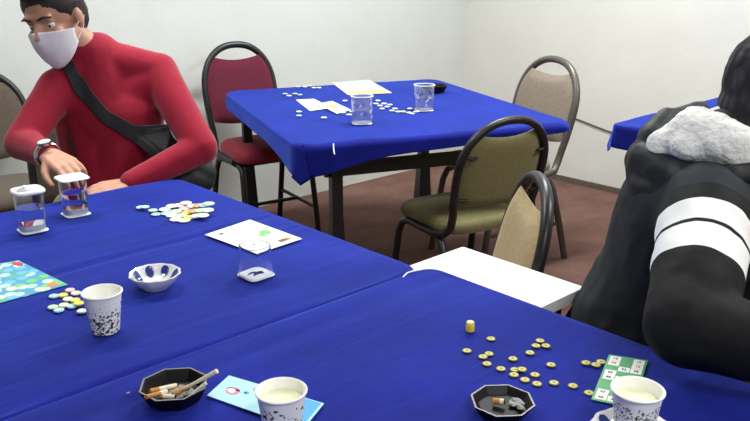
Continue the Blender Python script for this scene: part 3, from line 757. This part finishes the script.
# yellow barrel piece
yb = thing('barrel_piece', 'small yellow plastic barrel piece standing behind the gold tokens', 'game piece', at(470, 331, Z3), .4)
MB().lathe([(.006, 0), (.0075, .001), (.0078, .010), (.0070, .012)], 24).build('barrel', 'yellow', yb)
MB().lathe([(.0066, .0121), (.0072, .0125), (.0072, .0165), (.006, .018), (.001, .0182)], 24).build('cap', 'pale_yellow', yb)
tag(MB().ell((0, 0, .0006), (.003, .002, .0006), 0, 8).build('ash_fleck', 'ash', None, at(128, 393, Z3)), 'tiny pale ash fleck left of the full ashtray', 'ash')

# ------------------------------------------------------------------ figures
def rc(p0, p1, r0, r1): return ('c', Vector(p0), Vector(p1), r0, r1)
def el(c, r, mtx=None): return ('e', Vector(c), r, mtx)
def blob(name, prims, mats, parent, voxel=.006, smooth=6, disp=0, dscale=.08, origin=None):
    bm = bmesh.new()
    for p_ in prims:
        if p_[0] == 'c':
            _, a, b_, r0, r1 = p_; tmp = bmesh.new()
            bmesh.ops.create_icosphere(tmp, subdivisions=3, radius=r0, matrix=Matrix.Translation(a))
            bmesh.ops.create_icosphere(tmp, subdivisions=3, radius=r1, matrix=Matrix.Translation(b_))
            h_ = bmesh.ops.convex_hull(tmp, input=tmp.verts[:], use_existing_faces=False)
            bmesh.ops.delete(tmp, geom=list({g for g in h_['geom_interior'] if isinstance(g, bmesh.types.BMVert)}), context='VERTS')
            # keep hull faces only
            tmp2 = bmesh.new(); mp = {}
            bmesh.ops.recalc_face_normals(tmp, faces=tmp.faces)
            me_ = bpy.data.meshes.new('t'); tmp.to_mesh(me_); bm.from_mesh(me_); bpy.data.meshes.remove(me_); tmp.free(); tmp2.free()
        else:
            _, c, r, mx = p_; m4 = Matrix.Translation(c) @ (mx.to_4x4() if mx else Matrix.Identity(4)) @ Matrix.Diagonal((r[0], r[1], r[2], 1))
            bmesh.ops.create_icosphere(bm, subdivisions=4, radius=1, matrix=m4)
    me = bpy.data.meshes.new(name); bm.to_mesh(me); bm.free()
    o = bpy.data.objects.new(name+'_t', me); C.objects.link(o)
    md = o.modifiers.new('r', 'REMESH'); md.mode = 'VOXEL'; md.voxel_size = voxel; md.use_smooth_shade = True
    md = o.modifiers.new('s', 'SMOOTH'); md.factor = .5; md.iterations = smooth
    if disp:
        tx = bpy.data.textures.new('folds', 'CLOUDS'); tx.noise_scale = dscale; tx.noise_depth = 2
        md = o.modifiers.new('d', 'DISPLACE'); md.texture = tx; md.strength = disp; md.mid_level = .5; md.texture_coords = 'GLOBAL'
    dg = bpy.context.evaluated_depsgraph_get(); m2 = bpy.data.meshes.new_from_object(o.evaluated_get(dg)); bpy.data.objects.remove(o)
    m2.name = name; m2.materials.clear()
    for m in (mats if isinstance(mats, list) else [mats]): m2.materials.append(M[m] if isinstance(m, str) else m)
    for p_ in m2.polygons: p_.use_smooth = True
    if origin is not None:
        m2.transform(Matrix.Translation(-Vector(origin)))
    r = bpy.data.objects.new(name, m2); C.objects.link(r)
    if parent: r.parent = parent
    return r
def frame(fwd, up=(0, 0, 1)):
    f_ = Vector(fwd).normalized(); r_ = f_.cross(Vector(up)).normalized(); u_ = r_.cross(f_)
    return Matrix(((r_.x, f_.x, u_.x), (r_.y, f_.y, u_.y), (r_.z, f_.z, u_.z)))
def head_prims(c, R, s=1.0, neck_to=None):
    T = lambda x, y, z: c+R @ Vector((x*s, y*s, z*s))
    E = lambda x, y, z, a, b_, d: el(T(x, y, z), (a*s, b_*s, d*s), R)
    P = [E(0, -.012, .035, .076, .095, .086), E(0, .022, -.028, .061, .068, .082), E(0, .050, -.090, .030, .030, .026), E(0, .076, .034, .050, .018, .013),
         E(0, .02, -.06, .052, .055, .05), E(.035, .062, -.022, .024, .022, .02), E(-.035, .062, -.022, .024, .022, .02),
         E(.031, .069, .018, .015, .010, .0065), E(-.031, .069, .018, .015, .010, .0065), rc(T(0, .086, .018), T(0, .106, -.022), .0085*s, .0125*s), E(.012, .098, -.026, .008, .009, .008), E(-.012, .098, -.026, .008, .009, .008),
         E(0, .086, -.055, .022, .012, .008), E(0, .085, -.064, .018, .012, .007)]
    for k in (-1, 1):
        P += [E(k*.079, -.008, -.002, .010, .018, .030), E(k*.075, -.005, -.02, .008, .010, .016)]
    if neck_to is not None: P.append(rc(T(0, -.025, -.055), neck_to, .055*s, .062*s))
    return P, T
def hand_prims(w, d, n, side=1, curl=.35, s=1.0, spread=.09):
    w, d, n = Vector(w), Vector(d).normalized(), Vector(n).normalized(); n = (n-d*n.dot(d)).normalized(); u = d.cross(n)*side
    P = []; kn = []
    for i, (o, ln) in enumerate(((.030, .080), (.011, .084), (-.009, .080), (-.028, .072))):
        k = w+d*ln*s+u*o*s; kn.append(k); P.append(rc(w+u*o*.55*s, k, .0165*s, .0115*s))
    for i, (k, ln) in enumerate(zip(kn, (.070, .078, .072, .056))):
        a = 0; p_ = k; dd = (d+u*(spread*(1.5-i))).normalized()
        for q, (fr, r0, r1) in enumerate(((.45, .0098, .0088), (.30, .0088, .008), (.25, .008, .0066))):
            a += curl*(.8 if q == 0 else 1.1)
            v_ = dd*math.cos(a)-n*math.sin(a); e = p_+v_*ln*fr*s; P.append(rc(p_, e, r0*s, r1*s)); p_ = e
    t0 = w+d*.018*s+u*.022*s-n*.004*s; t1 = t0+(d*.7+u*.75-n*.25).normalized()*.040*s; t2 = t1+(d*.9+u*.35-n*.3).normalized()*.030*s; t3 = t2+(d+u*.1-n*.35).normalized()*.024*s
    P += [rc(t0, t1, .015*s, .0115*s), rc(t1, t2, .0112*s, .0095*s), rc(t2, t3, .0095*s, .0075*s)]
    return P

# ---- man in red -------------------------------------------------------------
hipR = dp(108, 262, 2.62); 
man = thing('person', 'seated person in a red turtleneck with white face mask, leaning over the near left table', 'person', (hipR.x, hipR.y, 0))
mo = Vector((hipR.x, hipR.y, 0))
def fin(o, base=mo): o.data.transform(Matrix.Translation(-base)); return o
HC = dp(55, 20, 2.38)
HF = (-FW*Vector((1, 1, 0))).normalized()
hd = (Vector((-FW.x, -FW.y, 0)).normalized()*1.0 + RT*-.22 + Vector((0, 0, -.28))).normalized()
HR = frame(hd, (-RT*.14+Vector((0, 0, 1))))
neck = dp(97, 60, 2.50); chest = dp(108, 118, 2.56); belly = dp(112, 185, 2.60); pel = dp(112, 235, 2.66)
sR = dp(58, 88, 2.44); sL = dp(158, 72, 2.54)
eR = dp(22, 143, 2.34); wR = dp(50, 156, 2.22)
eL = dp(201, 148, 2.46); wL = dp(128, 185, 2.36)
hp, HT = head_prims(HC, HR, .97, neck)
body = hp+[rc(neck, chest, .06, .10), rc(chest, belly, .11, .11), rc(belly, pel, .11, .12), rc(sR, sL, .04, .04), rc(sR, eR, .036, .034), rc(sL, eL, .036, .034), rc(eR, wR, .034, .024), rc(eL, wL, .034, .024)]
dR = (dp(88, 178, 2.14)-wR).normalized(); body += hand_prims(wR, dR, (UP*.8-FW*.5), 1, .38, .95)
dL = (dp(96, 190, 2.30)-wL).normalized(); body += hand_prims(wL, dL, (UP*.8-FW*.5), -1, .3, .95)
fin(blob('body', body, 'skin', man, .0042, 3))
sw = [rc(HT(0, -.03, -.085), neck, .058, .068), rc(neck, chest, .085, .135), rc(chest+RT*.05, belly+RT*.03, .125, .12), rc(chest-RT*.04, belly-RT*.03, .125, .12), rc(belly, pel, .13, .14),
      rc(sR, neck, .052, .07), rc(sL, neck, .060, .07), rc(sR, chest, .05, .11), rc(sL, chest, .06, .12), rc(sR, eR, .060, .050), rc(sL, eL, .062, .052), rc(eR, eR.lerp(wR, .86), .049, .037), rc(eL, eL.lerp(wL, .95), .050, .037)]
fin(blob('sweater', sw, 'red_knit', man, .006, 8, .006, .10))
# trousers and shoes
kR = pel+Vector((-.05, -.30, -.02))-RT*.16; kL = pel+Vector((-.05, -.30, -.02))+RT*.14
for q in (kR, kL): q.z = .50
pel2 = Vector((pel.x, pel.y, .56)); aR = Vector((kR.x-.02, kR.y+.05, .09)); aL = Vector((kL.x+.02, kL.y+.08, .09))
fin(blob('trousers', [rc(pel2-RT*.08, kR, .10, .068), rc(pel2+RT*.08, kL, .10, .068), rc(pel2-RT*.06, pel2+RT*.06, .13, .13), rc(kR, aR, .065, .05), rc(kL, aL, .065, .05)], 'trousers', man, .01, 5, .01))
for q in (aR, aL):
    fin(blob('shoe', [rc(Vector((q.x, q.y+.03, .045)), Vector((q.x-.05, q.y-.14, .035)), .045, .035), rc(q, Vector((q.x, q.y, .05)), .05, .045)], 'shoe', man, .008, 3))
# hair
hm = HR.to_4x4()
fin(blob('hair', [el(HT(0, -.022, .052), (.084, .096, .083), HR), el(HT(0, -.06, .0), (.068, .062, .075), HR), el(HT(0, .035, .098), (.055, .05, .028), HR)], 'hair', man, .006, 3, .006, .02))
for k in (-1, 1):
    e = MB().ell(HT(k*.031, .0655, .007)-mo, (.0118, .0118, .0118), 0, 14).build('eye', 'eye', man)
    MB().ell(HT(k*.031, .0738, .005)-mo, (.005, .005, .005), 0, 10).build('iris', 'iris', e)
    MB().tube([HT(k*.012, .094, .030)-mo, HT(k*.032, .092, .036)-mo, HT(k*.052, .080, .031)-mo], [.003, .004, .002], 8).build('eyebrow', 'hair', man)
# mask: shaped shell over nose, mouth and chin
vs = []; fs = []; NU, NV = 26, 18
for j in range(NV+1):
    v = j/NV
    for i in range(NU+1):
        u = -1+2*i/NU; a = u*1.25
        zt = -.002-.020*abs(u)**1.2; zb = -.128+.062*abs(u)**1.8; z = zt+(zb-zt)*v
        rx = .079-.012*v; ry = .107-.018*abs(2*v-.75)**2-.012*v
        nose = .010*math.exp(-(u/.16)**2)*max(0, 1-abs(v-.22)/.35)
        vs.append(HT(rx*math.sin(a), ry*math.cos(a)*(1)+nose+.004-.010*(1-math.cos(a)), z+.0015*math.sin(v*PI*7))-mo)
fs = [(j*(NU+1)+i, j*(NU+1)+i+1, (j+1)*(NU+1)+i+1, (j+1)*(NU+1)+i) for j in range(NV) for i in range(NU)]
mk = MB().add(vs, fs).build('face_mask', 'mask', man); md = mk.modifiers.new('t', 'SOLIDIFY'); md.thickness = .002
for k in (-1, 1):
    MB().tube([HT(k*.074, .03, -.03)-mo, HT(k*.082, .008, -.012)-mo, HT(k*.086, -.018, .012)-mo, HT(k*.084, -.028, -.004)-mo, HT(k*.081, -.008, -.034)-mo, HT(k*.073, .03, -.058)-mo], .0016, 6).build('ear_loop', 'mask', mk)
# watch
ax = (wR-eR).normalized(); wc = eR.lerp(wR, .93); side = ax.cross(UP).normalized(); nn = side.cross(ax).normalized()
wt = []
for i in range(28):
    a = 2*PI*i/28; wt.append(wc+(side*math.cos(a)+nn*math.sin(a))*.033-mo)
ws = MB().tube(wt, .0055, 8, closed=True, flat=2.0).build('watch', 'steel', man)
tv = (nn*.8-FW*.5).normalized(); tv = (tv-ax*tv.dot(ax)).normalized()
mz = Matrix.Translation(wc+tv*.036-mo) @ tv.to_track_quat('Z', 'Y').to_matrix().to_4x4()
MB().lathe([(.001, -.004), (.018, -.004), (.0195, 0), (.019, .004), (.016, .0045), (.001, .0045)], 28, mtx=mz).build('watch_case', 'steel', ws)
MB().lathe([(.001, .0046), (.0155, .0046), (.0155, .0052), (.001, .0052)], 24, mtx=mz, closed=True).build('watch_face', 'paper', ws)

# crossbody bag on the person: broad strap and pouch
def strap_pts(a): return [dp(x, y, t_) for x, y, t_ in a]
bag = thing('crossbody_bag', 'black crossbody bag with broad strap worn over the red turtleneck', 'bag', (0, 0, 0))
pp = strap_pts([(64, 50, 2.44), (68, 66, 2.405), (76, 82, 2.395), (90, 102, 2.40), (106, 118, 2.405), (122, 129, 2.41), (140, 136, 2.42), (158, 141, 2.445), (172, 152, 2.49)])
vs = []
wid = [.016, .018, .019, .02, .022, .024, .028, .038, .045]
for i, p_ in enumerate(pp):
    t_ = (pp[min(i+1, len(pp)-1)]-pp[max(i-1, 0)]).normalized(); sd = t_.cross(FW).normalized()
    for k in range(-2, 3): vs.append(p_+sd*wid[i]*k/2+FW*(abs(k)*.002))
fs = [(i*5+k, i*5+k+1, (i+1)*5+k+1, (i+1)*5+k) for i in range(len(pp)-1) for k in range(4)]
so = MB().add(vs, fs).build('strap', 'black_fabric', bag)
md = so.modifiers.new('w', 'SHRINKWRAP'); swo = [c_ for c_ in kids(man) if c_.name.startswith('sweater')][0]
md.target = swo; md.wrap_method = 'NEAREST_SURFACEPOINT'; md.wrap_mode = 'ABOVE_SURFACE'; md.offset = .005
md = so.modifiers.new('u', 'SUBSURF'); md.levels = 2; md.render_levels = 2
so.modifiers.move(1, 0)
md = so.modifiers.new('t', 'SOLIDIFY'); md.thickness = .005; md.offset = 0
blob('pouch', [rc(dp(176, 160, 2.50), dp(204, 172, 2.56), .045, .04), rc(dp(180, 178, 2.50), dp(202, 180, 2.56), .045, .04), rc(dp(165, 150, 2.49), dp(200, 165, 2.56), .028, .04)], 'black_fabric', bag, .006, 4, .006)
MB().tube([dp(66, 118, 2.47), dp(70, 140, 2.45), dp(78, 165, 2.44), dp(88, 190, 2.45)], .011, 8, flat=.4).build('strap_end', 'black_fabric', bag)
place(cm, mo.x+.0, mo.y+.08, -FW.x*.6+.0, -FW.y)

# ---- person in black jacket ---------------------------------------------------
pel = Vector((1.50, .66, .57))
m2 = thing('person', 'person seen from behind in black jacket with white sleeve stripes and dark knitted beanie', 'person', (pel.x, pel.y, 0))
mo2 = Vector((pel.x, pel.y, 0)); fin2 = lambda o: fin(o, mo2)
f2 = Vector((.56, -.83, 0)).normalized(); r2 = Vector((f2.y, -f2.x, 0))
neck2 = dp(735, 140, 1.50); chest2 = dp(712, 215, 1.55); belly2 = dp(690, 275, 1.60)
sR2 = dp(707, 206, 1.40); eR2 = dp(690, 326, 1.215); wR2 = dp(790, 352, 1.16)
sL2 = dp(770, 175, 1.66); eL2 = dp(778, 290, 1.50); wL2 = dp(850, 320, 1.40)
H2 = dp(786, 106, 1.50); H2R = frame(Vector((.87, -.46, -.15)))
hp2, HT2 = head_prims(H2, H2R, 1.0, neck2)
hn = hand_prims(wR2, (wR2-eR2), (0, 0, 1), 1, .35)+hand_prims(wL2, (wL2-eL2), (0, 0, 1), -1, .35)
fin2(blob('body', hp2+[rc(neck2, chest2, .06, .10), rc(chest2, belly2, .10, .10), rc(belly2, pel, .10, .12), rc(sR2, sL2, .035, .035), rc(sR2, eR2, .035, .032), rc(sL2, eL2, .035, .032), rc(eR2, wR2, .032, .024), rc(eL2, wL2, .032, .024)]+hn, 'skin', m2, .0048, 3))
def jacket_mat():
    k = NT('black_quilted_jacket'); tc = k.n('ShaderNodeTexCoord'); v = tc.outputs['Object']
    def band(a, b_, s0, s1, rmax):
        d = (b_-a); Ln = d.length; d = d.normalized()
        rel = k.vmath('SUBTRACT', v, tuple(a-mo2)); dt = k.vmath('DOT_PRODUCT', rel.outputs[0], tuple(d)).outputs['Value']
        pr = k.n('ShaderNodeVectorMath', _operation='SCALE'); pr.inputs[0].default_value = tuple(d); k.l(dt, pr.inputs['Scale'])
        ds = k.vmath('DISTANCE', rel.outputs[0], pr.outputs[0]).outputs['Value']
        near = k.math('LESS_THAN', ds, rmax); res = None
        for lo, hi in s0:
            m_ = k.math('MULTIPLY', k.math('GREATER_THAN', dt, lo*Ln), k.math('LESS_THAN', dt, hi*Ln))
            res = m_ if res is None else k.math('ADD', res, m_)
        return k.math('MULTIPLY', res, near)
    S = [(.23, .40), (.43, .63)]
    w_ = k.math('ADD', band(sR2, eR2, S, 0, .098), band(sL2, eL2, [(.42, .56), (.60, .76)], 0, .10))
    w_ = k.math('MINIMUM', w_, 1.0)
    mx = k.n('ShaderNodeMix', _data_type='RGBA')
    sl = k.math('MINIMUM', k.math('ADD', band(sR2, eR2, [(.10, 3)], 0, .098), band(sL2, eL2, [(.10, 3)], 0, .10)), 1.0)
    sl = k.math('MAXIMUM', sl, band(eR2, wR2, [(-.3, 3)], 0, .10))
    bs = k.n('ShaderNodeMix', _data_type='RGBA'); bs.inputs[6].default_value = lin((36, 40, 46)); bs.inputs[7].default_value = lin((13, 14, 16)); k.l(sl, bs.inputs[0]); k.l(bs.outputs[2], mx.inputs[6]); mx.inputs[7].default_value = lin((240, 240, 240))
    k.l(w_, mx.inputs[0]); k.l(mx.outputs[2], k.b.inputs['Base Color']); k.b.inputs['Roughness'].default_value = .75; k.b.inputs['Specular IOR Level'].default_value = .25
    n = k.n('ShaderNodeTexNoise', Scale=9, Detail=3, Distortion=.6); k.l(v, n.inputs['Vector']); k.bump(n.outputs['Fac'], .2, .010)
    return k.m
M['jacket'] = jacket_mat(); M['hood'] = mat('black_padded_hood', (22, 24, 29), .62, bump=.2, bscale=60, spec=.35)
back = -f2
jk = [rc(neck2-Vector((0, 0, .03))+back*.02, chest2+back*.02, .09, .15), rc(chest2+back*.03, belly2+back*.02, .148, .155), rc(belly2+back*.02, pel+back*.07, .155, .20), rc(chest2+r2*.05, sR2, .13, .075), rc(neck2-Vector((0, 0, .08)), sR2, .07, .070), rc(neck2-Vector((0, 0, .05)), sL2, .08, .075),
      rc(chest2, sL2, .13, .075), rc(sR2, eR2, .078, .066), rc(sL2, eL2, .075, .064), rc(eR2, eR2.lerp(wR2, .92), .066, .052), rc(eL2, eL2.lerp(wL2, .92), .062, .05)]
fin2(blob('jacket', jk, 'jacket', m2, .007, 7, .012, .075))
# hood: dark outer shell and white fleece lining
fin2(blob('hood', [rc(dp(642, 158, 1.56), dp(648, 188, 1.52), .034, .034), rc(dp(648, 190, 1.52), dp(695, 196, 1.42), .034, .028), rc(dp(652, 140, 1.56), dp(668, 118, 1.60), .028, .022), rc(dp(668, 122, 1.62), dp(700, 110, 1.66), .025, .02), rc(dp(645, 158, 1.52), dp(690, 182, 1.42), .032, .028), rc(dp(690, 182, 1.42), dp(735, 178, 1.38), .028, .024), rc(dp(735, 178, 1.38), dp(775, 172, 1.38), .024, .026), rc(dp(680, 150, 1.56), dp(740, 158, 1.50), .05, .06)], 'hood', m2, .006, 6, .010, .05))
fin2(blob('hood_lining', [rc(dp(664, 146, 1.49), dp(695, 134, 1.47), .032, .044), rc(dp(697, 134, 1.46), dp(728, 145, 1.41), .050, .042), rc(dp(705, 128, 1.50), dp(722, 122, 1.5), .034, .030), rc(dp(732, 147, 1.41), dp(775, 156, 1.40), .040, .04), rc(dp(685, 146, 1.44), dp(715, 150, 1.42), .026, .026)], 'fleece', m2, .006, 5, .012, .03))
fin2(blob('beanie', [el(HT2(0, -.02, .045), (.092, .112, .105), H2R), el(HT2(0, -.035, -.01), (.088, .092, .095), H2R), el(HT2(0, -.03, -.06), (.074, .075, .07), H2R), el(HT2(0, -.01, -.005), (.094, .05, .05), H2R), el(HT2(0, -.045, -.06), (.088, .085, .080), H2R)], 'knit', m2, .006, 4, .004, .02))
for k in (-1, 1):
    e = MB().ell(HT2(k*.031, .076, .010)-mo2, (.0125, .0125, .0125), 0, 14).build('eye', 'eye', m2)
    MB().ell(HT2(k*.031, .085, .009)-mo2, (.005, .005, .005), 0, 10).build('iris', 'iris', e)
k1 = pel+f2*.42+r2*.02; k2 = pel+f2*.42-r2*.20; k1.z = k2.z = .5
a1 = Vector((k1.x, k1.y, .09))+f2*.03; a2 = Vector((k2.x, k2.y, .09))+f2*.03
fin2(blob('trousers', [rc(pel+r2*.07-Vector((0, 0, .02)), k1, .10, .068), rc(pel-r2*.08-Vector((0, 0, .02)), k2, .10, .068), rc(k1, a1, .066, .05), rc(k2, a2, .066, .05)], 'dark_trousers', m2, .01, 5, .01))
for q in (a1, a2):
    fin2(blob('shoe', [rc(Vector((q.x, q.y, .045))-f2*.03, Vector((q.x, q.y, .035))+f2*.14, .045, .035), rc(q, Vector((q.x, q.y, .05)), .05, .045)], 'shoe', m2, .008, 3))
place(cj, pel.x+.0, pel.y+.0, -.9, .45)
bpy.context.view_layer.update()
